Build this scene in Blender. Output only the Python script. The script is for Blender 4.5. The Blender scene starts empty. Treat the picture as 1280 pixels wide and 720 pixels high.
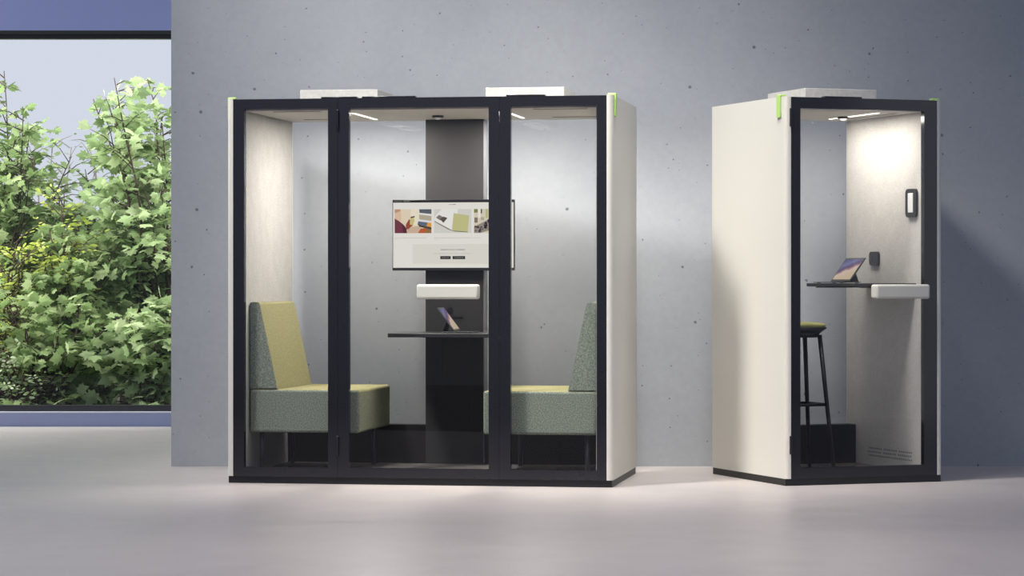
import bpy, bmesh, math, random
from mathutils import Vector, Matrix

R = math.radians
scene = bpy.context.scene
COL = scene.collection
rnd = random.Random(7)

# ------------------------------------------------------------------ camera
FPX, HZ, CAMH = 3330.0, 350.4, 1.1624
cam_d = bpy.data.cameras.new('camera')
cam_d.sensor_fit = 'HORIZONTAL'
cam_d.sensor_width = 36.0
cam_d.lens = FPX * 36.0 / 1280.0
cam_d.shift_y = -(HZ - 360.0) / 1280.0 * -1.0
cam_d.clip_end = 200
cam = bpy.data.objects.new('camera', cam_d)
cam.location = (0, 0, CAMH)
cam.rotation_euler = (R(90), 0, 0)
COL.objects.link(cam)
scene.camera = cam
scene.view_settings.view_transform = 'Standard'
scene.view_settings.look = 'None'
scene.cycles.max_bounces = 10
scene.cycles.transparent_max_bounces = 24

# ------------------------------------------------------------------ materials
def srgb(r, g, b):
    def c(v):
        v /= 255.0
        return v / 12.92 if v <= 0.04045 else ((v + 0.055) / 1.055) ** 2.4
    return (c(r), c(g), c(b), 1.0)

class NT:
    """tiny wrapper to write node trees compactly"""
    def __init__(self, name):
        self.m = bpy.data.materials.new(name)
        self.m.use_nodes = True
        self.t = self.m.node_tree
        self.t.nodes.clear()
        self.out = self.t.nodes.new('ShaderNodeOutputMaterial')
    def n(self, kind, **kw):
        nd = self.t.nodes.new('ShaderNode' + kind)
        for k, v in kw.items():
            if k.startswith('i_'):
                nd.inputs[k[2:].replace('_', ' ')].default_value = v
            else:
                setattr(nd, k, v)
        return nd
    def l(self, a, b):
        self.t.links.new(a, b)
    def math(self, op, a, b=None):
        nd = self.n('Math', operation=op)
        for i, v in enumerate((a, b)):
            if v is None: continue
            if isinstance(v, (int, float)): nd.inputs[i].default_value = v
            else: self.l(v, nd.inputs[i])
        return nd.outputs[0]
    def mix(self, fac, a, b, mode='MIX'):
        nd = self.n('Mix', data_type='RGBA', blend_type=mode)
        for sock, v in ((nd.inputs[0], fac), (nd.inputs[6], a), (nd.inputs[7], b)):
            if isinstance(v, (int, float, tuple)): sock.default_value = v
            else: self.l(v, sock)
        return nd.outputs[2]
    def ramp(self, fac, stops):
        nd = self.n('ValToRGB')
        while len(nd.color_ramp.elements) < len(stops): nd.color_ramp.elements.new(0.5)
        for e, (p, c) in zip(nd.color_ramp.elements, stops):
            e.position = p
            e.color = c if isinstance(c, tuple) else (c, c, c, 1)
        self.l(fac, nd.inputs[0])
        return nd.outputs[0]
    def principled(self, **kw):
        p = self.n('BsdfPrincipled')
        for k, v in kw.items():
            s = p.inputs[k.replace('_', ' ')]
            if isinstance(v, (int, float, tuple)): s.default_value = v
            else: self.l(v, s)
        self.l(p.outputs[0], self.out.inputs[0])
        return p
    def coord(self, which='Object'):
        return self.n('TexCoord').outputs[which]
    def noise(self, vec, scale, detail=3, rough=0.55):
        nd = self.n('TexNoise')
        nd.inputs['Scale'].default_value = scale
        nd.inputs['Detail'].default_value = detail
        nd.inputs['Roughness'].default_value = rough
        if vec is not None: self.l(vec, nd.inputs['Vector'])
        return nd.outputs[0]
    def bump(self, h, strength=0.2, dist=0.002):
        nd = self.n('Bump')
        nd.inputs['Strength'].default_value = strength
        nd.inputs['Distance'].default_value = dist
        self.l(h, nd.inputs['Height'])
        return nd.outputs[0]

def plain(name, col, rough=0.5, spec=0.5, metal=0.0, var=0.04, scale=30):
    """solid paint with a faint procedural unevenness"""
    t = NT(name)
    nz = t.noise(t.coord(), scale)
    a = tuple(c * (1 - var) for c in col[:3]) + (1,)
    b = tuple(min(1, c * (1 + var)) for c in col[:3]) + (1,)
    t.principled(Base_Color=t.mix(nz, a, b), Roughness=rough, Metallic=metal, Specular_IOR_Level=spec)
    return t.m

def emit(name, col, strength):
    t = NT(name)
    e = t.n('Emission')
    e.inputs[0].default_value = col
    e.inputs[1].default_value = strength
    t.l(e.outputs[0], t.out.inputs[0])
    return t.m

def glass_mat(name, tint=(0.97, 0.975, 0.98, 1), f0=0.045):
    t = NT(name)
    lw = t.n('LayerWeight'); lw.inputs['Blend'].default_value = 0.5
    fr = t.math('ADD', t.math('MULTIPLY', t.math('POWER', lw.outputs['Facing'], 5.0), 0.9), f0)
    tr = t.n('BsdfTransparent'); tr.inputs[0].default_value = tint
    gl = t.n('BsdfGlossy'); gl.inputs['Roughness'].default_value = 0.0
    gl.inputs[0].default_value = (1, 1, 1, 1)
    mx = t.n('MixShader')
    t.l(fr, mx.inputs[0]); t.l(tr.outputs[0], mx.inputs[1]); t.l(gl.outputs[0], mx.inputs[2])
    t.l(mx.outputs[0], t.out.inputs[0])
    return t.m

def concrete():
    t = NT('fair_faced_concrete')
    co = t.coord('Object')
    big = t.noise(co, 0.7, 3, 0.5)
    mid = t.noise(co, 2.6, 5, 0.6)
    fine = t.noise(co, 26, 3, 0.6)
    base = t.ramp(big, [(0.30, (0.300, 0.320, 0.350, 1)), (0.70, (0.375, 0.394, 0.418, 1))])
    base = t.mix(t.math('MULTIPLY', t.ramp(mid, [(0.42, 0.0), (0.75, 1.0)]), 0.22), base, (0.28, 0.30, 0.325, 1))
    base = t.mix(0.05, base, t.ramp(fine, [(0.3, 0.2), (0.7, 0.62)]))
    # bug holes: one candidate per cell of the surface, most of them tiny or absent
    sep = t.n('SeparateXYZ'); t.l(co, sep.inputs[0])
    cmb = t.n('CombineXYZ'); t.l(sep.outputs['X'], cmb.inputs[0]); t.l(sep.outputs['Z'], cmb.inputs[1])
    nzd = t.n('TexNoise'); nzd.inputs['Scale'].default_value = 40; t.l(cmb.outputs[0], nzd.inputs['Vector'])
    add = t.n('VectorMath', operation='MULTIPLY_ADD')
    t.l(nzd.outputs['Color'], add.inputs[0]); add.inputs[1].default_value = (0.012, 0.012, 0); t.l(cmb.outputs[0], add.inputs[2])
    fac = None
    for sc, rmax, lo in ((2.6, 0.034, 0.15), (4.8, 0.036, 0.30), (8.5, 0.036, 0.52)):
        v = t.n('TexVoronoi', voronoi_dimensions='2D'); v.inputs['Scale'].default_value = sc
        t.l(add.outputs[0], v.inputs['Vector'])
        sp = t.n('SeparateColor'); t.l(v.outputs['Color'], sp.inputs[0])
        rad = t.math('MULTIPLY', t.math('MAXIMUM', t.math('SUBTRACT', sp.outputs[0], lo), 0.0), rmax / (1 - lo))
        d = t.math('DIVIDE', v.outputs['Distance'], t.math('ADD', rad, 0.0001))
        hole = t.ramp(d, [(0.55, 1.0), (1.0, 0.0)])
        fac = hole if fac is None else t.math('MAXIMUM', fac, hole)
    base = t.mix(t.math('MULTIPLY', fac, 0.72), base, (0.05, 0.052, 0.06, 1))
    t.principled(Base_Color=base, Roughness=0.75, Specular_IOR_Level=0.25,
                 Normal=t.bump(mid, 0.08, 0.004))
    return t.m

def floor_mat():
    t = NT('poured_speckled_floor')
    co = t.coord('Object')
    fine = t.noise(co, 190, 2, 0.7)
    mid = t.noise(co, 3.0, 4, 0.5)
    base = t.ramp(fine, [(0.32, (0.39, 0.35, 0.335, 1)), (0.68, (0.56, 0.51, 0.485, 1))])
    base = t.mix(t.math('MULTIPLY', mid, 0.15), base, (0.43, 0.395, 0.38, 1))
    t.principled(Base_Color=base, Roughness=t.ramp(mid, [(0.3, 0.34), (0.7, 0.42)]), Specular_IOR_Level=0.5)
    return t.m

def tweed(name, cols_side, cols_front):
    """woven upholstery: cool green-grey on the flanks, yellow-green on the sitting faces"""
    t = NT(name)
    co = t.coord('Object')
    a = t.noise(co, 150, 2, 0.8)
    b = t.noise(co, 330, 1, 0.5)
    w = t.math('ADD', t.math('MULTIPLY', a, 0.7), t.math('MULTIPLY', b, 0.3))
    side = t.ramp(w, [(0.36, cols_side[0]), (0.5, cols_side[1]), (0.64, cols_side[2])])
    front = t.ramp(w, [(0.36, cols_front[0]), (0.5, cols_front[1]), (0.64, cols_front[2])])
    sep = t.n('SeparateXYZ'); t.l(t.coord('Normal'), sep.inputs[0])
    k1 = t.ramp(t.math('ABSOLUTE', sep.outputs['Y']), [(0.35, 0.0), (0.8, 1.0)])
    k2 = t.ramp(sep.outputs['Z'], [(0.05, 0.62), (0.16, 0.0)])
    k = t.math('MAXIMUM', k1, k2)
    t.principled(Base_Color=t.mix(k, front, side), Roughness=0.95, Specular_IOR_Level=0.1,
                 Normal=t.bump(w, 0.25, 0.002))
    return t.m

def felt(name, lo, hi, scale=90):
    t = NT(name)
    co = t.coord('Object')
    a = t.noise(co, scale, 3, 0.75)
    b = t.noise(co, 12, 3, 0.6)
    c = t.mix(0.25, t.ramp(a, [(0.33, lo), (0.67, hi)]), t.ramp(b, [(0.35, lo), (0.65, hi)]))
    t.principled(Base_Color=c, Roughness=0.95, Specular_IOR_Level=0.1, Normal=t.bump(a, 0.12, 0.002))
    return t.m

def leaf_mat(name, dark, mid, light, trans=0.35):
    t = NT(name)
    g = t.n('NewGeometry')
    c = t.ramp(g.outputs['Random Per Island'], [(0.0, dark), (0.5, mid), (1.0, light)])
    c = t.mix(t.math('MULTIPLY', t.noise(t.coord(), 1.6, 2), 0.45), c, dark)
    d = t.n('BsdfDiffuse'); t.l(c, d.inputs[0])
    tl = t.n('BsdfTranslucent'); t.l(c, tl.inputs[0])
    mx = t.n('MixShader'); mx.inputs[0].default_value = trans
    t.l(d.outputs[0], mx.inputs[1]); t.l(tl.outputs[0], mx.inputs[2])
    t.l(mx.outputs[0], t.out.inputs[0])
    return t.m

def tablet_screen_mat():
    t = NT('tablet_wallpaper')
    co = t.coord('UV')
    sep = t.n('SeparateXYZ'); t.l(co, sep.inputs[0])
    nz = t.noise(co, 3.2, 4, 0.6)
    # dark violet cloud above a slanting edge, cream dunes below
    v = t.math('ADD', t.math('ADD', sep.outputs['Y'], t.math('MULTIPLY', sep.outputs['X'], -0.52)), t.math('MULTIPLY', nz, 0.34))
    c = t.ramp(v, [(0.05, srgb(214, 192, 165)), (0.34, srgb(222, 198, 186)), (0.44, srgb(160, 124, 132)),
                   (0.56, srgb(106, 94, 130)), (0.80, srgb(132, 132, 170)), (1.0, srgb(112, 110, 148))])
    e = t.n('Emission'); t.l(c, e.inputs[0]); e.inputs[1].default_value = 0.8
    t.l(e.outputs[0], t.out.inputs[0])
    return t.m

M = dict(
    concrete=concrete(),
    floor=floor_mat(),
    ground_dark=plain('dark_floor_covering', (0.03, 0.03, 0.035, 1), 0.7),
    alcove=plain('sky_tinted_wall', (0.42, 0.48, 0.82, 1), 0.6, var=0.02, scale=4),  # blue sky light on the bay wall is mixed into its colour
    sill=plain('sky_tinted_sill', (0.34, 0.39, 0.60, 1), 0.5, var=0.02),  # same sky-lit blue put into the sill colour
    sill_edge=plain('sill_top_edge', (0.75, 0.76, 0.82, 1), 0.4),
    winframe=plain('anthracite_window_frame', (0.028, 0.029, 0.034, 1), 0.4),
    winframe2=plain('olive_black_window_head', (0.035, 0.042, 0.036, 1), 0.5),
    winglass=glass_mat('window_glass', (0.97, 0.98, 0.98, 1), 0.03),
    cream=plain('cream_lacquered_panel', (0.62, 0.60, 0.54, 1), 0.45, 0.35, var=0.015, scale=3),
    cream_edge=plain('cream_panel_edge', (0.62, 0.61, 0.57, 1), 0.4),
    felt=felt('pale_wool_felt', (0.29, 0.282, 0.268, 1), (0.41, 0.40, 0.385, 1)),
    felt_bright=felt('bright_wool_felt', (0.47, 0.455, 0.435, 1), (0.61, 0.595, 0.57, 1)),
    ceil=plain('warm_grey_ceiling_board', (0.50, 0.475, 0.44, 1), 0.8),
    slot=plain('ceiling_slot_shadow', (0.16, 0.145, 0.135, 1), 0.9),
    navy=plain('navy_black_frame', (0.0125, 0.0125, 0.0165, 1), 0.12, 0.5, var=0.03, scale=6),
    hinge=plain('black_hinge_metal', (0.008, 0.008, 0.012, 1), 0.3),
    plinth=plain('matt_black_plinth', (0.006, 0.006, 0.007, 1), 0.45),
    ledge=plain('dark_brown_ledge', (0.010, 0.009, 0.009, 1), 0.6, 0.2),
    carpet=felt('dark_flecked_carpet', (0.035, 0.032, 0.03, 1), (0.16, 0.15, 0.145, 1), 120),
    column=plain('graphite_column_board', (0.027, 0.026, 0.027, 1), 0.55, 0.3),
    column_edge=plain('graphite_column_edge', (0.16, 0.16, 0.18, 1), 0.4),
    black=plain('black_plastic', (0.007, 0.007, 0.008, 1), 0.4),
    table=plain('black_laminate', (0.020, 0.020, 0.021, 1), 0.4, 0.4),
    rear_glass=glass_mat('anti_reflective_glass', (0.97, 0.97, 0.97, 1), 0.0015),
    glass=glass_mat('booth_glass', (0.925, 0.925, 0.92, 1), 0.035),
    white=plain('white_moulded_handle', (0.53, 0.52, 0.46, 1), 0.4, var=0.01),
    green=plain('lime_strap', (0.40, 0.62, 0.17, 1), 0.5, var=0.03),
    unit=felt('white_ventilation_housing', (0.39, 0.385, 0.365, 1), (0.50, 0.49, 0.47, 1), 40),
    strip=emit('led_strip', (1.0, 0.93, 0.82, 1), 2.2),
    dome=plain('white_sensor_dome', (0.8, 0.8, 0.8, 1), 0.2),
    tweed=tweed('tweed_upholstery',
                [(0.085, 0.112, 0.098, 1), (0.175, 0.207, 0.175, 1), (0.31, 0.335, 0.275, 1)],
                [(0.145, 0.135, 0.068, 1), (0.215, 0.203, 0.105, 1), (0.30, 0.285, 0.16, 1)]),
    seat_green=felt('olive_seat_felt', (0.32, 0.32, 0.12, 1), (0.46, 0.46, 0.19, 1), 150),
    steel=plain('grey_steel_leg', (0.05, 0.05, 0.06, 1), 0.35, metal=0.6),
    tablet_body=plain('graphite_tablet_body', (0.10, 0.095, 0.085, 1), 0.35, metal=0.5),
    tablet_screen=tablet_screen_mat(),
    page=emit('page_white', srgb(233, 230, 222), 0.95),
    page_block=emit('page_beige', srgb(224, 220, 211), 0.95),
    bar=emit('browser_bar', srgb(50, 48, 52), 0.9),
    bezel=plain('screen_bezel', (0.012, 0.012, 0.014, 1), 0.3),
    earth=plain('dark_garden_soil', (0.020, 0.018, 0.015, 1), 0.95, 0.1, var=0.4),
    bark=plain('brown_twig_bark', (0.085, 0.062, 0.048, 1), 0.9, 0.1, var=0.3),
    greybark=plain('pale_grey_twig_bark', (0.25, 0.22, 0.20, 1), 0.9, 0.1, var=0.3),
    leaf=leaf_mat('maple_leaf_green', (0.16, 0.24, 0.085, 1), (0.32, 0.43, 0.18, 1), (0.52, 0.61, 0.32, 1)),
    leaf_pale=leaf_mat('pale_leaf_green', (0.26, 0.36, 0.16, 1), (0.41, 0.53, 0.26, 1), (0.60, 0.68, 0.40, 1)),
    leaf_deep=leaf_mat('deep_leaf_green', (0.06, 0.10, 0.04, 1), (0.13, 0.21, 0.08, 1), (0.24, 0.34, 0.14, 1)),
    leaf_yellow=leaf_mat('yellow_leaf_green', (0.28, 0.36, 0.06, 1), (0.50, 0.57, 0.12, 1), (0.70, 0.72, 0.24, 1)),
    leaf_white=leaf_mat('white_edged_leaf', (0.14, 0.22, 0.08, 1), (0.36, 0.45, 0.24, 1), (0.66, 0.70, 0.54, 1)),
)

# ------------------------------------------------------------------ mesh helpers
class MB:
    def __init__(self):
        self.bm = bmesh.new()
        self.mats = []
    def mi(self, m):
        if m is None: return 0
        if m not in self.mats: self.mats.append(m)
        return self.mats.index(m)
    def poly(self, pts, m=None):
        f = self.bm.faces.new([self.bm.verts.new(p) for p in pts])
        f.material_index = self.mi(m)
        return f
    def box(self, x0, x1, y0, y1, z0, z1, bev=0.0, seg=2, m=None):
        r = bmesh.ops.create_cube(self.bm, size=1.0)
        vs = r['verts']
        for v in vs:
            v.co = Vector((x0 if v.co.x < 0 else x1, y0 if v.co.y < 0 else y1, z0 if v.co.z < 0 else z1))
        idx = self.mi(m)
        fs = {f for v in vs for f in v.link_faces}
        for f in fs: f.material_index = idx
        if bev > 0:
            es = list({e for v in vs for e in v.link_edges})
            r = bmesh.ops.bevel(self.bm, geom=es, offset=bev, segments=seg, profile=0.5, affect='EDGES', clamp_overlap=True)
            for f in r['faces']:
                f.material_index = idx
                f.smooth = True
        return self
    def prism(self, pts, axis, a, b, m=None):
        """extrude a closed 2D outline along axis x/y/z from a to b"""
        def P(p, h):
            return {'x': (h, p[0], p[1]), 'y': (p[0], h, p[1]), 'z': (p[0], p[1], h)}[axis]
        lo = [self.bm.verts.new(P(p, a)) for p in pts]
        hi = [self.bm.verts.new(P(p, b)) for p in pts]
        n = len(pts); k = self.mi(m)
        fs = [self.bm.faces.new(lo[::-1]), self.bm.faces.new(hi)]
        for i in range(n):
            fs.append(self.bm.faces.new((lo[i], lo[(i + 1) % n], hi[(i + 1) % n], hi[i])))
        for f in fs: f.material_index = k
        return self
    def rrect(self, x0, x1, y0, y1, z0, z1, r, m=None, bev=0.003):
        """plate facing x with rounded corners in its y-z outline"""
        pts = []
        for cy, cz, a0 in ((y1 - r, z1 - r, 0), (y0 + r, z1 - r, 90), (y0 + r, z0 + r, 180), (y1 - r, z0 + r, 270)):
            for k in range(7):
                a = R(a0 + 15 * k)
                pts.append((cy + r * math.cos(a), cz + r * math.sin(a)))
        return self.prism(pts, 'x', x0, x1, m)
    def tube(self, pts, rads, seg=8, m=None, caps=True):
        pts = [Vector(p) for p in pts]
        k = self.mi(m)
        rings = []
        for i, p in enumerate(pts):
            d = (pts[min(i + 1, len(pts) - 1)] - pts[max(i - 1, 0)])
            if d.length < 1e-9: d = Vector((0, 0, 1))
            d.normalize()
            up = Vector((0, 0, 1)) if abs(d.z) < 0.95 else Vector((1, 0, 0))
            s = d.cross(up).normalized(); u = s.cross(d)
            r = rads[i] if isinstance(rads, (list, tuple)) else rads
            rings.append([self.bm.verts.new(p + s * (r * math.cos(2 * math.pi * j / seg)) + u * (r * math.sin(2 * math.pi * j / seg))) for j in range(seg)])
        for a, b in zip(rings, rings[1:]):
            for j in range(seg):
                f = self.bm.faces.new((a[j], a[(j + 1) % seg], b[(j + 1) % seg], b[j])); f.smooth = True; f.material_index = k
        if caps:
            for rg in (rings[0][::-1], rings[-1]):
                f = self.bm.faces.new(rg); f.material_index = k
        return self
    def lathe(self, prof, c=(0, 0, 0), seg=32, m=None, sq=1.0):
        """profile of (radius, z) about z; sq>1 makes the plan a rounded square"""
        k = self.mi(m); rings = []
        for r, z in prof:
            ring = []
            for j in range(seg):
                a = 2 * math.pi * j / seg
                ca, sa = math.cos(a), math.sin(a)
                q = 1.0 / (abs(ca) ** (2 * sq) + abs(sa) ** (2 * sq)) ** (1 / (2 * sq))
                ring.append(self.bm.verts.new((c[0] + r * q * ca, c[1] + r * q * sa, c[2] + z)))
            rings.append(ring)
        for a, b in zip(rings, rings[1:]):
            for j in range(seg):
                f = self.bm.faces.new((a[j], a[(j + 1) % seg], b[(j + 1) % seg], b[j])); f.smooth = True; f.material_index = k
        f = self.bm.faces.new(rings[0][::-1]); f.material_index = k
        f = self.bm.faces.new(rings[-1]); f.material_index = k
        return self
    def build(self, name, mat=None, parent=None, loc=None, smooth_angle=None):
        me = bpy.data.meshes.new(name)
        bmesh.ops.recalc_face_normals(self.bm, faces=self.bm.faces) if not getattr(self, 'keep', False) else None
        self.bm.to_mesh(me); self.bm.free()
        for m in (self.mats if self.mats else [mat]):
            me.materials.append(m)
        o = bpy.data.objects.new(name, me)
        COL.objects.link(o)
        if parent is not None: o.parent = parent
        if loc is not None: o.location = loc
        return o

def tag(o, label=None, cat=None, group=None, kind=None):
    if label: o['label'] = label
    if cat: o['category'] = cat
    if group: o['group'] = group
    if kind: o['kind'] = kind
    return o

def empty(name, loc, rz, label, cat, group=None):
    o = bpy.data.objects.new(name, None)
    o.empty_display_size = 0.1
    COL.objects.link(o)
    o.location = loc; o.rotation_euler = (0, 0, rz)
    return tag(o, label, cat, group)

def copy_thing(root, loc, rz, label):
    r = root.copy(); COL.objects.link(r)
    r.location = loc; r.rotation_euler = (0, 0, rz); r['label'] = label
    for ch in list(root.children):
        c = ch.copy(); COL.objects.link(c); c.parent = r
        for g in list(ch.children):
            d = g.copy(); COL.objects.link(d); d.parent = c
    return r

def struct(name, mb, mat, parent=None):
    o = mb.build(name, mat, parent)
    if parent is None: o['kind'] = 'structure'
    return o

# ------------------------------------------------------------------ the setting
WALLY, ALCY = 16.64, 21.2
CX = -2.129                       # where the concrete wall ends and the window bay begins
struct('floor', MB().box(-8.5, 8.6, 10.0, ALCY + 0.12, -0.12, 0.0), M['floor'])
struct('floor_front', MB().box(-14, 14, 1.0, 9.995, -0.14, -0.02), M['ground_dark'])
struct('wall_back', MB().box(CX, 8.6, WALLY, WALLY + 0.25, 0.0, 4.4), M['concrete'])
struct('wall_bay', MB().box(CX, CX + 0.25, WALLY + 0.25, ALCY, 0.0, 4.4), M['concrete'])
struct('wall_window', MB().box(-8.5, CX + 0.25, ALCY, ALCY + 0.25, 3.151, 4.4), M['alcove'])
sill = struct('trim_sill', MB().box(-8.5, CX, ALCY - 0.02, ALCY + 0.25, 0.0, 0.108), M['sill'])
struct('sill_edge', MB().box(-8.5, CX, ALCY - 0.028, ALCY + 0.02, 0.108, 0.118), M['sill_edge'], sill)
win = MB()
win.box(-8.5, CX, ALCY + 0.03, ALCY + 0.12, 0.118, 0.166)
win.box(-8.5, CX, ALCY + 0.03, ALCY + 0.12, 3.088, 3.122)
win.box(CX - 0.02, CX + 0.05, ALCY + 0.03, ALCY + 0.12, 0.118, 3.122)
win.box(-8.5, -8.42, ALCY + 0.03, ALCY + 0.12, 0.118, 3.122)
window = struct('window_1', win, M['winframe'])
struct('window_head', MB().box(-8.5, CX, ALCY + 0.0, ALCY + 0.12, 3.122, 3.151), M['winframe2'], window)
wg = MB(); wg.poly([(-8.42, ALCY + 0.07, 0.166), (CX - 0.02, ALCY + 0.07, 0.166), (CX - 0.02, ALCY + 0.07, 3.088), (-8.42, ALCY + 0.07, 3.088)])
struct('window_pane', wg, M['winglass'], window)
struct('ground_garden', MB().box(-16, 6, ALCY + 0.3, 40, -0.35, -0.12), M['earth'])

# ------------------------------------------------------------------ booths
B1 = (-1.6348, 15.288, -0.1638)
B2 = (1.5438, 15.041, 0.3447)
HT, PL = 2.2, 0.04
def bt(b, x, y, z=0.0):
    c, s = math.cos(b[2]), math.sin(b[2])
    return Vector((b[0] + x * c - y * s, b[1] + x * s + y * c, z))

def rect_frame(x0, x1, z0, z1, l, r, b, t, y0, y1):
    m = MB()
    m.box(x0, x0 + l, y0, y1, z0, z1); m.box(x1 - r, x1, y0, y1, z0, z1)
    m.box(x0 + l, x1 - r, y0, y1, z0, z0 + b); m.box(x0 + l, x1 - r, y0, y1, z1 - t, z1)
    return m

def pane(x0, x1, z0, z1, y):
    m = MB(); m.poly([(x0, y, z0), (x1, y, z0), (x1, y, z1), (x0, y, z1)])
    return m

def side_outline(W, D, right):
    """plan of a cream side panel: soft outer corner at the front, small one at the back"""
    r, r2, t = 0.028, 0.012, 0.035
    pts = [(t, 0.0)]
    for k in range(7):
        a = R(90) * k / 6
        pts.append((r - r * math.sin(a), r - r * math.cos(a)))
    for k in range(4):
        a = R(90) * k / 3
        pts.append((r2 - r2 * math.cos(a), D - r2 + r2 * math.sin(a)))
    pts.append((t, D))
    return [(W - x, y) for x, y in pts] if right else pts

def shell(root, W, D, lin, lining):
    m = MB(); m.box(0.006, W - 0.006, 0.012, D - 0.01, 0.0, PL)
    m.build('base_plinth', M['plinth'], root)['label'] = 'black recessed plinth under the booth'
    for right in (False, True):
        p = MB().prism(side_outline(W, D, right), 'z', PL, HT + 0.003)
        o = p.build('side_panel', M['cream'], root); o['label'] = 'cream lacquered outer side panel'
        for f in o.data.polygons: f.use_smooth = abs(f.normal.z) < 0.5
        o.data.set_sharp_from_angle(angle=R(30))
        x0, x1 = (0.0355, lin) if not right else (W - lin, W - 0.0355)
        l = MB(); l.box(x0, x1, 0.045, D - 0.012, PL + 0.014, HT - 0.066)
        o = l.build('wall_lining', M[lining], root); o['label'] = 'pale felt lining of the side wall'
        e = MB(); xe = (lin - 0.014, lin + 0.001) if not right else (W - lin - 0.001, W - lin + 0.014)
        e.box(xe[0], xe[1], D - 0.012, D - 0.002, PL + 0.014, HT - 0.066)
        e.build('back_post', M['cream_edge'], root)
        s = MB(); sx = (-0.011, 0.036) if not right else (W - 0.036, W + 0.011)
        s.box(sx[0], sx[1], 0.052, 0.098, HT + 0.003, HT + 0.016, 0.005)
        sx = (-0.011, 0.0) if not right else (W, W + 0.011)
        s.box(sx[0], sx[1], 0.052, 0.098, HT - 0.115, HT + 0.010, 0.002)
        s.build('corner_strap', M['green'], root)['label'] = 'lime green strap over the panel top'
    MB().box(0.0355, W - 0.0355, 0.042, D - 0.002, HT - 0.065, HT).build('roof_panel', M['ceil'], root)['label'] = 'warm grey roof and ceiling board'
    MB().box(0.0355, W - 0.0355, 0.042, D - 0.012, PL + 0.001, PL + 0.014).build('carpet', M['carpet'], root)['label'] = 'dark flecked carpet on the booth floor'
    led = MB(); led.box(lin + 0.002, W - lin - 0.002, D - 0.13, D - 0.03, PL + 0.0145, 0.288, 0.003)
    led.build('back_ledge', M['ledge'], root)['label'] = 'dark low ledge along the back'
    g = pane(lin, W - lin, 0.288, HT - 0.065, D - 0.022)
    g.build('back_glass', M['rear_glass'], root)['label'] = 'clear rear glass'

def light_strip(root, x, y0, y1, power, lx, wide):
    MB().box(x - 0.010, x + 0.010, y0, y1, HT - 0.069, HT - 0.0655).build('light_strip', M['strip'], root)['label'] = 'glowing white light strip in the ceiling'
    ld = bpy.data.lights.new('booth_light', 'AREA')
    ld.shape = 'RECTANGLE'; ld.size = wide; ld.size_y = y1 - y0 + 0.22
    ld.energy = power; ld.color = (1.0, 0.945, 0.86)
    lo = bpy.data.objects.new('booth_light', ld); COL.objects.link(lo)
    lo.parent = root; lo.location = (lx, (y0 + y1) / 2, HT - 0.074)

def sensor(root, x, y):
    s = MB().lathe([(0.034, 0.0), (0.036, -0.006), (0.032, -0.012)][::-1], (x, y, HT - 0.065), 24)
    o = s.build('ceiling_sensor', M['black'], root); o['label'] = 'small round ceiling sensor with a white dome'
    d = MB().lathe([(0.004, -0.026), (0.012, -0.024), (0.018, -0.018), (0.020, -0.0125)], (x, y, HT - 0.065), 20)
    d.build('sensor_dome', M['dome'], o)

def hinge(parent, x, z0, z1):
    m = MB(); m.box(x - 0.007, x + 0.007, -0.012, 0.006, z0, z1, 0.003)
    m.build('hinge', M['hinge'], parent)

def handle(parent, x0, x1):
    m = MB(); m.box(x0, x1, -0.078, -0.001, 1.056, 1.139, 0.014, 4)
    m.build('door_handle', M['white'], parent)['label'] = 'chunky white horizontal door handle'

def vent_unit(root, x0, x1, y0, y1, h):
    m = MB(); m.box(x0, x1, y0, y1, HT, HT + h, 0.003)
    m.build('ventilation_unit', M['unit'], root)['label'] = 'flat white ventilation box on the roof'

def roof_strip(root, x0, x1, y=0.004):
    MB().box(x0, x1, y, y + 0.05, HT, HT + 0.009, 0.002).build('roof_connector', M['navy'], root)['label'] = 'thin black connector strip on the roof edge'

# --- big booth
W1, D1 = 2.2295, 1.145
booth = empty('meeting_booth', (B1[0], B1[1], 0), B1[2],
              'wide cream and navy glass-fronted meeting booth with two facing sofas inside', 'booth')
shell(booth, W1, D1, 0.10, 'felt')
G0, GT = 0.094, 2.144
def panel(x0, x1, l, r, name, parent):
    f = rect_frame(x0 + 0.0008, x1 - 0.0008, PL, HT, l, r, G0 - PL, HT - GT, 0.0, 0.04)
    fr = f.build(name, M['navy'], parent)
    g = pane(x0 + l, x1 - r, G0, GT, 0.014)
    g.build('glass_pane', M['glass'], fr)
    return fr
panel(0.035, 0.65, 0.065, 0.056, 'fixed_front', booth)['label'] = 'navy framed fixed glass panel of the front'
door = panel(0.65, 1.584, 0.065, 0.060, 'door', booth); door['label'] = 'navy framed hinged glass door'
panel(1.584, 2.1945, 0.064, 0.055, 'fixed_front', booth)['label'] = 'navy framed fixed glass panel of the front'
hinge(door, 0.65, 2.021, 2.135); hinge(door, 0.65, 0.161, 0.275)
handle(door, 1.122, 1.476)
c = MB(); c.box(0.962, 1.316, D1 - 0.145, D1 - 0.03, PL + 0.0145, HT - 0.066)
col = c.build('media_column', M['column'], booth); col['label'] = 'graphite black panel column at the back'
MB().box(1.3165, 1.322, D1 - 0.143, D1 - 0.03, PL + 0.02, HT - 0.07).build('column_edge', M['column_edge'], col)
g = MB()
for x in (1.03, 1.055, 1.215): g.box(x, x + 0.006, D1 - 0.1475, D1 - 0.1445, 0.31, 0.82)
g.build('column_groove', M['black'], col)
sk = MB(); sk.tube([(1.113, D1 - 0.152, 0.985), (1.113, D1 - 0.144, 0.985)], 0.017, 24)
sk.box(1.115, 1.19, D1 - 0.149, D1 - 0.144, 0.937, 0.945)
sk.build('power_socket', M['black'], col)['label'] = 'round black socket above the table'
light_strip(booth, 0.673, 0.30, 0.92, 33, 0.69, 0.12)
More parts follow.
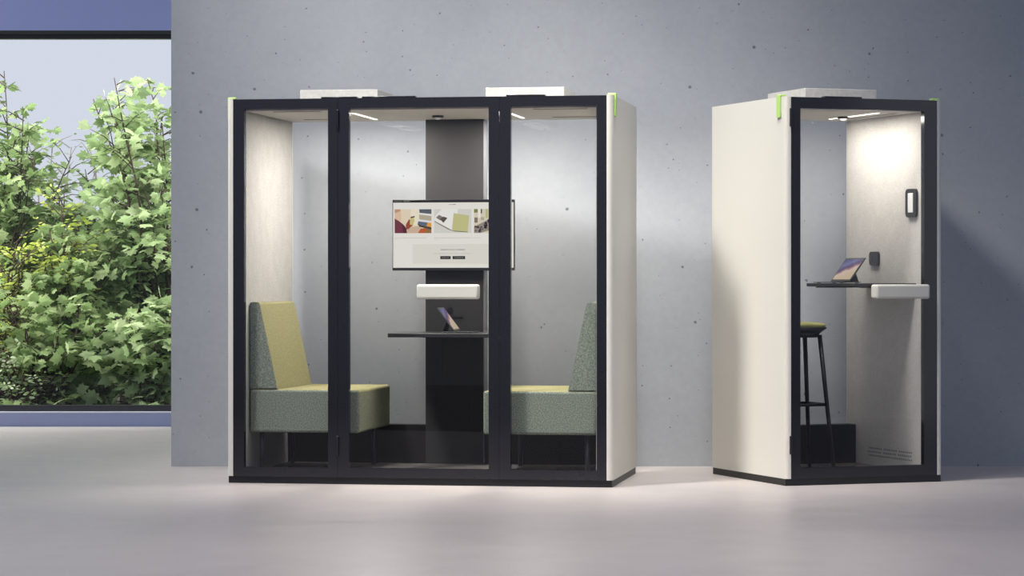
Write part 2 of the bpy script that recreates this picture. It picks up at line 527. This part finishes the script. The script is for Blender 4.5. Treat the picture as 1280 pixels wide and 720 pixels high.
light_strip(booth, 1.570, 0.30, 0.93, 33, 1.56, 0.12)
sensor(booth, 1.111, 0.62)
for x0, x1, y in ((1.76, 2.07, 0.13), (1.76, 2.02, 0.87), (0.24, 0.52, 0.13), (0.24, 0.5, 0.87)):
    MB().box(x0, x1, y - 0.012, y + 0.012, HT - 0.0675, HT - 0.0652).build('ceiling_vent', M['slot'], booth)
vent_unit(booth, 0.355, 0.817, 0.30, 0.74, 0.071)
vent_unit(booth, 1.453, 1.910, 0.30, 0.75, 0.072)
roof_strip(booth, 0.552, 0.760); roof_strip(booth, 0.79, 1.10); roof_strip(booth, 1.622, 1.845)

# --- small booth
W2, D2 = 1.0008, 1.0234
pod = empty('phone_booth', (B2[0], B2[1], 0), B2[2],
            'narrow cream single-person booth with a stool and small desk inside', 'booth')
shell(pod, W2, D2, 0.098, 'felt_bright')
fr2 = rect_frame(0.036, 0.9648, PL, HT, 0.058, 0.083, 0.061, 0.064, 0.0, 0.04)
door2 = fr2.build('door', M['navy'], pod); door2['label'] = 'navy framed full-width glass door'
pane(0.093, 0.882, 0.10, 2.137, 0.014).build('glass_pane', M['glass'], door2)
hinge(door2, 0.033, 2.032, 2.136); hinge(door2, 0.033, 0.179, 0.283)
handle(door2, 0.535, 0.880)
light_strip(pod, 0.690, 0.20, 0.82, 12, 0.60, 0.26)
sensor(pod, 0.667, 0.60)
MB().box(0.80, 0.815, 0.2, 0.8, HT - 0.0675, HT - 0.0652).build('ceiling_vent', M['slot'], pod)
vent_unit(pod, 0.262, 0.722, 0.28, 0.79, 0.074)
roof_strip(pod, 0.25, 0.485)
xw = W2 - 0.098
cp = MB(); cp.rrect(xw - 0.016, xw, 0.112, 0.240, 1.529, 1.695, 0.028)
cpo = cp.build('control_panel', M['black'], pod); cpo['label'] = 'rounded dark frame with a pale inset on the felt wall'
MB().box(xw - 0.019, xw - 0.012, 0.143, 0.205, 1.556, 1.670, 0.003).build('panel_inset', M['dome'], cpo)
so = MB(); so.rrect(xw - 0.014, xw, 0.585, 0.70, 1.252, 1.334, 0.022)
sko = so.build('power_socket', M['black'], pod); sko['label'] = 'small black rounded socket on the felt wall'
MB().tube([(xw - 0.017, 0.672, 1.297), (xw - 0.012, 0.672, 1.297)], 0.014, 16).build('socket_hole', M['hinge'], sko)
pf = MB()
for row in range(3):
    n = 26
    for i in range(n):
        y = 0.19 + 0.55 * (i + 0.5 * (row % 2)) / n; z = 0.112 + 0.022 * row
        if row and i % 9 == 8: continue
        pf.poly([(xw - 0.0008, y + 0.006 * math.cos(a * math.pi / 3), z + 0.006 * math.sin(a * math.pi / 3)) for a in range(6)])
pf.build('perforation', M['black'], pod)['label'] = 'rows of small round ventilation holes'

# ------------------------------------------------------------------ furniture in the booths
def make_sofa(loc, rz, label):
    """local: x from the back wall into the booth, y depth, near flank at y=0"""
    r = empty('sofa', loc, rz, label, 'sofa', 'facing sofas in the wide booth')
    L, Wd, z0, z1, zt = 0.652, 0.84, 0.232, 0.479, 0.982
    m = MB(); m.box(0.0, L, 0.0, Wd, z0, z1, 0.016, 4)
    s = m.build('seat', M['tweed'], r); s['label'] = 'thick rectangular upholstered seat block'
    # wedge backrest with a rounded top
    prof = [(0.0, z1 + 0.001), (0.166, z1 + 0.001)]
    xt, rr = 0.062, 0.022
    for k in range(6):
        a = R(12) + R(78) * k / 5
        prof.append((xt - rr + rr * math.cos(a), zt - rr + rr * math.sin(a)))
    prof += [(0.012, zt), (0.003, zt - 0.004), (0.0, zt - 0.012)]
    m = MB().prism(prof, 'y', 0.004, Wd - 0.004)
    bmesh.ops.bevel(m.bm, geom=[e for e in m.bm.edges if abs(e.verts[0].co.y - e.verts[1].co.y) < 1e-6], offset=0.007, segments=2, affect='EDGES')
    b = m.build('backrest', M['tweed'], r); b['label'] = 'wedge-shaped upholstered backrest'
    b.data.set_sharp_from_angle(angle=R(25))
    for x in (0.06, L - 0.09):
        for y in (0.06, Wd - 0.06):
            MB().tube([(x, y, 0.0), (x, y, z0 + 0.01)], 0.014, 14).build('leg', M['steel'], r)
    return r
ZF = PL + 0.0145
sofa = make_sofa(bt(B1, 0.104, 0.10, ZF), B1[2], 'green-grey and olive tweed sofa in the booth half nearest the window')
p = bt(B1, W1 - 0.104, 0.10 + 0.84, ZF)
copy_thing(sofa, p, B1[2] + math.pi, 'green-grey and olive tweed sofa on the far right inside the wide booth')

def slab_table(name, loc, rz, W, Dp, th, label, brackets):
    r = empty(name, loc, rz, label, 'table')
    MB().box(0, W, 0, Dp, -th, 0, 0.003).build('tabletop', M['table'], r)
    for b in brackets:
        MB().box(*b, 0.002).build('bracket', M['black'], r)
    return r
slab_table('wall_table', bt(B1, 0.838, 0.48, 0.852), B1[2], 0.60, D1 - 0.148 - 0.48, 0.024,
           'black cantilevered table below the screen in the wide booth',
           [(0.13, 0.47, 0.38, D1 - 0.15 - 0.48, -0.034, -0.0245)])
slab_table('wall_desk', bt(B2, 0.503, 0.13, 1.1455), B2[2], xw - 0.503 - 0.001, 0.63, 0.020,
           'black slab desk on the felt wall of the narrow booth',
           [(0.05, xw - 0.51, 0.02, 0.05, -0.027, -0.0205), (0.05, xw - 0.51, 0.58, 0.61, -0.027, -0.0205)])

def make_tablet(loc, rz, label):
    """screen faces local -x, leaning back towards +x; keyboard folds out along -x"""
    r = empty('tablet', loc, rz, label, 'tablet', 'tablets on stands')
    W, Hh, lean = 0.25, 0.173, R(37)
    k = MB(); k.box(-0.115, 0.075, 0.0, W, 0.003, 0.0075, 0.002)
    for x in (-0.10, 0.05):
        for y in (0.02, W - 0.03): k.box(x, x + 0.02, y, y + 0.01, 0.0, 0.0035)
    k.build('keyboard', M['black'], r)['label'] = 'thin black folded-out keyboard base'
    def P(u, v, n):      # u along width, v up the screen, n out of the back
        return (v * math.sin(lean) + n * math.cos(lean), u, 0.0085 + v * math.cos(lean) - n * math.sin(lean) + 0.004)
    m = MB()
    vs = []
    for n in (0.0, 0.007):
        vs.append([m.bm.verts.new(P(u, v, n)) for u, v in ((0, 0), (W, 0), (W, Hh), (0, Hh))])
    m.bm.faces.new(vs[0][::-1]); m.bm.faces.new(vs[1])
    for i in range(4): m.bm.faces.new((vs[0][i], vs[0][(i + 1) % 4], vs[1][(i + 1) % 4], vs[1][i]))
    bmesh.ops.bevel(m.bm, geom=list(m.bm.edges), offset=0.002, segments=2, affect='EDGES')
    body = m.build('tablet_body', M['tablet_body'], r)
    s = MB(); b = 0.012
    f = s.poly([P(W - b, b, -0.0006), P(b, b, -0.0006), P(b, Hh - b, -0.0006), P(W - b, Hh - b, -0.0006)])
    uv = s.bm.loops.layers.uv.new('UVMap')
    for lp, c in zip(f.loops, ((0, 0), (1, 0), (1, 1), (0, 1))): lp[uv].uv = c
    s.keep = True
    s.build('screen', M['tablet_screen'], body)['label'] = 'lit screen with a violet and cream desert picture'
    st = MB()
    st.poly([P(0.03, 0.075, 0.0075), P(W - 0.03, 0.075, 0.0075), (0.072, W - 0.03, 0.008), (0.072, 0.03, 0.008)])
    st.poly([P(0.03, 0.075, 0.0095), P(W - 0.03, 0.075, 0.0095), (0.075, W - 0.03, 0.008), (0.075, 0.03, 0.008)])
    st.build('kickstand', M['black'], r)
    return r
tab = make_tablet(bt(B2, 0.633, 0.45, 1.1458), B2[2], 'tablet with a lit desert screen on the narrow booth desk')
p = bt(B1, 1.205, 0.85, 0.8523)
copy_thing(tab, p, B1[2] + math.pi + R(2.5), 'tablet seen edge-on on the table of the wide booth')

# --- television
def make_tv():
    W, Hh = 0.748, 0.428
    r = empty('television', bt(B1, 0.766, 0.955, 1.2215), B1[2],
              'wall-mounted flat screen showing a web page in the wide booth', 'television')
    MB().box(0, W, 0, 0.03, 0, Hh, 0.003).build('television_body', M['bezel'], r)
    MB().box(0.25, 0.50, 0.03, D1 - 0.147 - 0.955, 0.08, 0.30).build('wall_mount', M['black'], r)
    s = MB()
    def q(u0, v0, u1, v1, lay, m):      # pixel rectangle of the photo's screen
        X = lambda u: (u - 490.0) / 152.0 * W
        Z = lambda v: (338.3 - v) / 88.3 * Hh
        y = -0.0006 - 0.0005 * lay
        s.poly([(X(u0), y, Z(v1)), (X(u1), y, Z(v1)), (X(u1), y, Z(v0)), (X(u0), y, Z(v0))], m)
    def g(pts, lay, m):
        X = lambda u: (u - 490.0) / 152.0 * W
        Z = lambda v: (338.3 - v) / 88.3 * Hh
        s.poly([(X(u), -0.0006 - 0.0005 * lay, Z(v)) for u, v in pts], m)
    cols = {}
    def C(r_, g_, b_):
        k = (r_, g_, b_)
        if k not in cols: cols[k] = emit('screen_colour', srgb(*k), 0.95)
        return cols[k]
    s.keep = True
    q(491, 250.4, 641, 253.7, 1, M['bar'])
    q(491, 253.7, 641, 334.9, 1, M['page'])
    q(491, 250.4, 526, 253.7, 2, C(30, 30, 30))
    # tiny address text in the bar, heading, captions: too small to read in the photo
    def dashes(u0, u1, v, h, m, lay, seed, wmin=0.5, wmax=1.6):
        rr = random.Random(seed); u = u0
        while u < u1:
            w = rr.uniform(wmin, wmax)
            q(u, v - h / 2, min(u + w, u1), v + h / 2, lay, m)
            u += w + rr.choice((0.25, 0.25, 0.7))
    dashes(492, 502.5, 252.1, 0.9, C(125, 128, 112), 3, 1); dashes(504, 512, 252.1, 0.9, C(150, 155, 130), 3, 2)
    dashes(561, 569.5, 256.3, 0.8, C(95, 95, 92), 2, 3)
    dashes(493, 533, 297.6, 0.6, C(190, 188, 182), 2, 4); dashes(493, 499, 299.5, 0.6, C(200, 198, 192), 2, 5)
    dashes(542.5, 590, 297.6, 0.6, C(186, 184, 178), 2, 6); dashes(543, 550, 299.5, 0.6, C(200, 198, 192), 2, 7)
    dashes(592, 600, 297.6, 0.6, C(186, 184, 178), 2, 8)
    q(515.5, 305.5, 637, 330, 2, M['page_block'])
    dashes(550.5, 581, 312.4, 0.9, C(120, 118, 112), 3, 9); dashes(542, 589, 317.2, 0.6, C(185, 182, 174), 3, 10)
    q(550, 320.4, 563, 324.2, 3, C(42, 40, 40)); q(565.3, 320.4, 581, 324.2, 3, C(42, 40, 40))
    dashes(552, 561, 322.3, 0.8, C(150, 150, 145), 4, 11); dashes(567.5, 579, 322.3, 0.8, C(150, 150, 145), 4, 12)
    # picture one: someone in a maroon top holding a phone over fabric samples
    q(493, 262, 539, 291.8, 2, C(228, 212, 186))
    q(513, 262, 524, 282, 3, C(236, 226, 204))
    g([(493, 262), (500, 262), (501, 266), (497, 272), (493, 272)], 3, C(196, 150, 120))
    g([(493, 267), (500.5, 264), (501.5, 275), (498, 279), (493, 276)], 4, C(224, 190, 165))
    g([(493, 273.5), (499, 277), (504, 281), (508, 287), (508.5, 291.8), (493, 291.8)], 5, C(116, 56, 70))
    g([(502, 280), (506, 283), (508, 288), (508.5, 291.8), (504, 291.8)], 6, C(88, 42, 54))
    g([(507, 281), (511, 274.5), (514, 276), (516, 282), (510, 287), (507, 287)], 5, C(158, 76, 58))
    g([(512.5, 272), (516.5, 270.8), (518, 276), (516, 282), (512, 281)], 6, C(206, 192, 130))
    g([(513, 271.5), (518, 270.3), (518.2, 272), (513.4, 273)], 7, C(80, 60, 40))
    g([(508, 288), (515, 284), (522, 283), (527, 286), (523, 291.8), (508, 291.8)], 6, C(206, 178, 152))
    g([(523.5, 262), (539, 262), (539, 268), (524, 266.5)], 3, C(92, 98, 108))
    g([(524, 266.5), (539, 268), (539, 270.5), (523.6, 268.6)], 3, C(232, 228, 220))
    g([(523.6, 268.6), (539, 270.5), (539, 276.5), (523, 274.5)], 3, C(182, 172, 150))
    g([(523, 274.5), (539, 276.5), (539, 279), (522.6, 277)], 4, C(224, 224, 228))
    g([(522.6, 277), (534, 278.5), (533, 283), (521.6, 280.6)], 4, C(96, 108, 126))
    g([(534, 278.5), (539, 279), (539, 284.5), (533, 283)], 4, C(226, 160, 62))
    g([(521.6, 280.6), (539, 284.5), (539, 287.5), (524, 284)], 5, C(80, 70, 60))
    g([(526, 286), (532, 285.5), (531, 291.8), (522, 291.8)], 7, C(190, 92, 48))
    g([(532, 285.5), (539, 287.5), (539, 291.8), (531, 291.8)], 5, C(150, 110, 66))
    # picture two: a white open booklet and an olive fabric square
    q(542.3, 262, 588.7, 291.8, 2, C(214, 212, 205))
    g([(552, 262), (572, 262), (569, 288.5), (564.5, 288), (543, 276.5), (543, 272)], 3, C(236, 234, 228))
    g([(543, 276.5), (564.5, 288), (569, 288.5), (568, 290.2), (560, 287.5), (543, 278)], 3, C(150, 142, 130))
    g([(544.5, 272.5), (548.5, 269), (553, 271.5), (550, 276)], 4, C(134, 122, 108))
    g([(549.5, 274.5), (554, 271.2), (559, 273), (554, 279)], 5, C(90, 80, 72))
    g([(566.8, 267), (586, 270), (584.3, 290.2), (564.4, 288.5)], 4, C(196, 194, 136))
    g([(568, 288.8), (584.3, 290), (584.3, 290.9), (568, 289.8)], 3, C(100, 94, 70))
    # picture three: a bright room with dark patterned cloth
    q(592, 262, 638, 291.8, 2, C(216, 208, 186))
    q(592, 262, 596.5, 266.5, 3, C(128, 132, 74)); q(600.5, 262, 602, 267.5, 3, C(70, 66, 58))
    q(597, 262, 600, 273, 3, C(238, 234, 222)); q(606.5, 262, 609, 273, 3, C(186, 186, 132))
    q(592.5, 272.5, 596.5, 279, 3, C(130, 118, 104)); q(600.5, 272, 604.5, 276, 3, C(178, 174, 150))
    rr = random.Random(5)
    g([(592, 284), (600, 280), (612, 274), (638, 266), (638, 284), (612, 288), (600, 291.8), (592, 291.8)], 4, C(150, 140, 128))
    for i in range(46):
        u = rr.uniform(593, 634); v = 287 - (u - 593) * 0.42 + rr.uniform(-5, 5)
        v = min(max(v, 264), 290)
        w, h = rr.uniform(0.8, 2.2), rr.uniform(0.8, 2.2)
        g([(u, v - h), (u + w, v), (u, v + h), (u - w, v)], 5 + i % 3, rr.choice([C(44, 42, 58), C(58, 44, 54), C(36, 36, 44), C(84, 76, 84)]))
    s.build('screen', None, r)['label'] = 'lit web page with three pictures and two black buttons'
make_tv()

# --- stool
def make_stool():
    r = empty('bar_stool', bt(B2, 0.29, 0.45, ZF), B2[2], 'black four-legged bar stool with an olive cushion in the narrow booth', 'stool')
    zt = 0.915 - ZF
    MB().lathe([(0.135, zt - 0.028), (0.150, zt - 0.026), (0.158, zt - 0.018), (0.155, zt - 0.008), (0.135, zt - 0.001), (0.08, zt + 0.003), (0.01, zt + 0.004)], seg=40, sq=1.35).build('cushion', M['seat_green'], r)['label'] = 'olive green felt seat cushion'
    MB().lathe([(0.118, zt - 0.085), (0.122, zt - 0.065), (0.138, zt - 0.050), (0.163, zt - 0.031), (0.160, zt - 0.027)], seg=40, sq=1.35).build('seat_shell', M['black'], r)
    for sx in (-1, 1):
        for sy in (-1, 1):
            MB().tube([(sx * 0.098, sy * 0.098, zt - 0.07), (sx * 0.160, sy * 0.160, 0.0)], [0.0135, 0.011], 12).build('leg', M['black'], r)
    k = 0.098 + 0.062 * (zt - 0.07 - 0.385) / (zt - 0.07)
    for a, b in (((-k, -k), (k, -k)), ((k, -k), (k, k)), ((k, k), (-k, k)), ((-k, k), (-k, -k))):
        MB().tube([(a[0], a[1], 0.385), (b[0], b[1], 0.385)], 0.009, 10).build('footrest', M['black'], r)
make_stool()

# ------------------------------------------------------------------ garden
MAPLE = [(0, -0.5), (0.10, -0.36), (0.30, -0.42), (0.27, -0.22), (0.50, -0.10), (0.36, 0.02), (0.46, 0.24), (0.24, 0.18),
         (0.17, 0.28), (0.0, 0.56), (-0.17, 0.28), (-0.24, 0.18), (-0.46, 0.24), (-0.36, 0.02), (-0.50, -0.10), (-0.27, -0.22), (-0.30, -0.42), (-0.10, -0.36)]
OVAL = [(0, -0.5), (0.20, -0.25), (0.25, 0.05), (0.14, 0.32), (0, 0.5), (-0.14, 0.32), (-0.25, 0.05), (-0.20, -0.25)]

def add_leaf(bm, shape, pos, size, direction, rr, flat):
    d = direction.normalized()
    n = Vector((rr.gauss(0, 0.35), -0.55 + rr.gauss(0, 0.35), 0.75 * flat + rr.gauss(0, 0.3)))
    s = d.cross(n)
    if s.length < 1e-4: s = Vector((1, 0, 0))
    s.normalize(); n = s.cross(d).normalized()
    fold = rr.uniform(0.05, 0.22)
    cv = bm.verts.new(pos + d * (size * 0.45))
    ring = []
    for x, y in shape:
        ring.append(bm.verts.new(pos + s * (x * size) + d * ((y + 0.5) * size) - n * (fold * abs(x) * size + 0.10 * size * max(0, y) ** 2) + Vector((0, 0, -0.12 * size * (y + 0.5) ** 2))))
    k = len(ring)
    for i in range(k):
        f = bm.faces.new((cv, ring[i], ring[(i + 1) % k])); f.smooth = False

def shrub(name, base, h, spread, nstem, ntwig, lsize, mat, label, cat='shrub', seed=1, shape=MAPLE, bark='bark', lowfrac=0.12,
          leaf_gap=1.0, group='garden shrubs outside the window', lean=(0, 0), pairs=3):
    rr = random.Random(seed)
    root = empty(name, base, 0, label, cat, group)
    br = MB(); lf = bmesh.new()
    for i in range(nstem):
        a = rr.uniform(0, 2 * math.pi)
        top = Vector((math.cos(a) * spread * rr.uniform(0.15, 1.0) + lean[0], math.sin(a) * spread * 0.7 * rr.uniform(0.1, 1.0) + lean[1], h * rr.uniform(0.62, 1.0)))
        b0 = Vector((rr.uniform(-0.12, 0.12), rr.uniform(-0.12, 0.12), 0))
        ctrl = b0 + Vector((top.x * 0.22, top.y * 0.22, top.z * 0.62))
        def S(t): return b0 * (1 - t) ** 2 + ctrl * (2 * t * (1 - t)) + top * t * t
        pts = [S(t / 9) + Vector((rr.gauss(0, 0.012), rr.gauss(0, 0.012), 0)) for t in range(10)]
        br.tube(pts, [0.017 * (1 - 0.85 * t / 9) + 0.0015 for t in range(10)], 5)
        for j in range(ntwig):
            t = lowfrac + (1 - lowfrac) * (j + rr.random()) / ntwig
            t = min(t, 0.995)
            p = S(t); ta = rr.uniform(0, 2 * math.pi)
            ln = rr.uniform(0.22, 0.5) * (1.15 - 0.6 * t)
            tip = p + Vector((math.cos(ta) * ln, math.sin(ta) * ln * 0.9, rr.uniform(0.05, 0.75) * ln))
            mid = (p + tip) / 2 + Vector((0, 0, 0.10 * ln))
            br.tube([p, mid, tip], [0.006, 0.004, 0.0018], 4, caps=False)
            for q in range(pairs):
                u = (q + 1) / pairs
                pos = p * (1 - u) ** 2 + mid * 2 * u * (1 - u) + tip * u * u
                ax = (tip - p).normalized()
                sd = ax.cross(Vector((0, 0, 1)))
                if sd.length < 0.01: sd = Vector((1, 0, 0))
                sd.normalize()
                dirs = [ax * 0.5 + sd, ax * 0.5 - sd] + ([ax] if q == pairs - 1 else [])
                for dd in dirs:
                    if rr.random() > leaf_gap: continue
                    sz = lsize * rr.uniform(0.6, 1.15) * (0.75 + 0.25 * (1 - t))
                    add_leaf(lf, shape, pos + dd * 0.015, sz, dd + Vector((0, rr.uniform(-0.3, 0.1), rr.uniform(-0.5, 0.25))), rr, rr.uniform(0.4, 1.3))
    br.build('stem', M[bark], root)
    m = MB(); m.bm.free(); m.bm = lf; m.keep = True
    m.build('foliage', M[mat], root)
    return root

GZ = -0.13
def at(px, Y): return ((px - 640) / FPX * Y, Y, GZ)
# front row, close to the glass
shrub('maple_shrub', at(196, 23.1), 3.2, 0.62, 11, 26, 0.15, 'leaf_pale', 'tallest pale green shrub, reaching up beside the concrete wall edge', seed=11)
shrub('maple_shrub', at(-6, 23.4), 3.2, 0.60, 11, 26, 0.135, 'leaf', 'tall mid green shrub at the left end of the window view', seed=12)
shrub('maple_shrub', at(96, 22.8), 1.75, 0.75, 12, 17, 0.14, 'leaf', 'broad mid green shrub in the middle of the window', seed=13)
shrub('maple_shrub', at(186, 22.3), 1.05, 0.55, 9, 12, 0.155, 'leaf_pale', 'low pale large-leaved shrub at the window corner by the concrete wall', seed=14)
shrub('maple_shrub', at(62, 22.35), 1.15, 0.5, 8, 11, 0.14, 'leaf', 'low leafy shrub close behind the glass, left of the middle', seed=15)
shrub('maple_shrub', at(130, 24.3), 2.4, 0.7, 10, 20, 0.14, 'leaf_pale', 'pale green shrub filling the dip between the two tall ones', seed=16)
shrub('maple_shrub', at(34, 24.4), 2.75, 0.55, 10, 22, 0.14, 'leaf_pale', 'pale green shrub crowded against the tall left one', seed=17)
# yellow and small leaved
shrub('yellow_shrub', at(74, 22.9), 2.0, 0.20, 9, 9, 0.08, 'leaf_yellow', 'yellow-green small-leaved shrub showing above the middle shrub', seed=21, shape=OVAL, lowfrac=0.45, pairs=4)
shrub('yellow_shrub', at(10, 22.7), 1.62, 0.24, 9, 10, 0.08, 'leaf_yellow', 'yellow-green small-leaved shrub under the tall left shrub', seed=22, shape=OVAL, lowfrac=0.3, pairs=4)
shrub('variegated_shrub', at(10, 22.1), 0.72, 0.42, 10, 12, 0.065, 'leaf_white', 'low white-edged shrub in the left bottom corner of the window', seed=23, shape=OVAL, pairs=4)
# darker mass behind
for i, (px, Y, h, lab) in enumerate(((30, 25.4, 2.2, 'dark green shrub deep behind the yellow-green ones'),
                                     (112, 25.8, 2.0, 'dark green shrub deep behind the middle of the window'),
                                     (206, 25.6, 2.3, 'dark green shrub deep behind the tall pale shrub'))):
    shrub('dark_shrub', at(px, Y), h, 0.95, 10, 15, 0.13, 'leaf_deep', lab, seed=31 + i)
for i, (px, Y, lab) in enumerate(((62, 27.0, 'bare pinkish twiggy bush between the tall left shrub and the sky gap'),
                                  (150, 27.2, 'bare greyish twiggy bush behind the tall pale shrub'))):
    shrub('bare_bush', at(px, Y), 2.75, 0.9, 16, 16, 0.05, 'leaf_white', lab, seed=41 + i, bark='greybark', shape=OVAL, leaf_gap=0.25)
# ------------------------------------------------------------------ light
w = bpy.data.worlds.new('sky'); scene.world = w; w.use_nodes = True
nt = w.node_tree; nt.nodes.clear()
out = nt.nodes.new('ShaderNodeOutputWorld'); bg = nt.nodes.new('ShaderNodeBackground')
tc = nt.nodes.new('ShaderNodeTexCoord'); sp = nt.nodes.new('ShaderNodeSeparateXYZ')
nt.links.new(tc.outputs['Generated'], sp.inputs[0])
def wramp(sock, stops):
    n = nt.nodes.new('ShaderNodeValToRGB')
    while len(n.color_ramp.elements) < len(stops): n.color_ramp.elements.new(0.5)
    for e, (p, c) in zip(n.color_ramp.elements, stops): e.position = p; e.color = c
    nt.links.new(sock, n.inputs[0]); return n.outputs[0]
# brightest towards the garden (+y), dimmer and bluer behind the camera
mr = nt.nodes.new('ShaderNodeMapRange'); nt.links.new(sp.outputs['Y'], mr.inputs[0])
mr.inputs[1].default_value = -1; mr.inputs[2].default_value = 1
ycol = wramp(mr.outputs[0], [(0.0, (0.225, 0.257, 0.36, 1)), (0.55, (0.265, 0.308, 0.455, 1)), (0.85, (0.48, 0.52, 0.66, 1)), (0.97, (0.68, 0.72, 0.82, 1))])
mz = nt.nodes.new('ShaderNodeMapRange'); nt.links.new(sp.outputs['Z'], mz.inputs[0])
mz.inputs[1].default_value = -0.1; mz.inputs[2].default_value = 0.02
zf = wramp(mz.outputs[0], [(0.0, (0.06, 0.06, 0.06, 1)), (1.0, (1, 1, 1, 1))])
mx = nt.nodes.new('ShaderNodeMix'); mx.data_type = 'RGBA'; mx.blend_type = 'MULTIPLY'; mx.inputs[0].default_value = 1.0
nt.links.new(ycol, mx.inputs[6]); nt.links.new(zf, mx.inputs[7])
nt.links.new(mx.outputs[2], bg.inputs[0]); bg.inputs[1].default_value = 1.0
nt.links.new(bg.outputs[0], out.inputs[0])

def area(name, loc, target, sx, sy, power, color=(1, 1, 1), spread=180):
    d = bpy.data.lights.new(name, 'AREA'); d.shape = 'RECTANGLE'; d.size = sx; d.size_y = sy
    d.energy = power; d.color = color; d.spread = R(spread)
    o = bpy.data.objects.new(name, d); COL.objects.link(o); o.location = loc
    o.rotation_euler = (Vector(target) - Vector(loc)).to_track_quat('-Z', 'Y').to_euler()
    return o
area('key_light', (-4.2, 11.3, 9.3), (0.1, 15.9, 1.2), 1.4, 1.4, 80, (1.0, 0.975, 0.93), 37)
area('gap_light', (0.75, 13.6, 5.8), (0.75, 15.7, 0.8), 1.0, 1.0, 22, (1.0, 0.96, 0.90), 44)
area('floor_fill', (0.0, 10.8, 5.0), (0.0, 11.2, 0.0), 6.5, 1.2, 50, (1.0, 0.89, 0.83), 95)  # added fill that warms and brightens the foreground floor
area('right_softbox', (8.0, 11.6, 1.6), (2.0, 14.5, 1.4), 3.2, 3.6, 20, (0.9, 0.93, 1.0))
area('garden_top_fill', (-4.3, 21.75, 4.7), (-3.9, 24.3, 1.0), 6.0, 0.6, 170, (1.0, 1.0, 0.92))  # unseen lamp added above the window to brighten the shrubs
area('garden_left_fill', (-8.6, 21.9, 3.6), (-4.2, 24.0, 1.6), 3.0, 3.0, 1050, (1.0, 1.0, 0.92))  # added out of view on the left to light the leaves
area('garden_right_fill', (-0.6, 22.2, 3.2), (-4.2, 24.0, 1.2), 2.5, 3.0, 200, (1.0, 1.0, 0.92))  # added out of sight behind the concrete wall, lights shrubs from the right
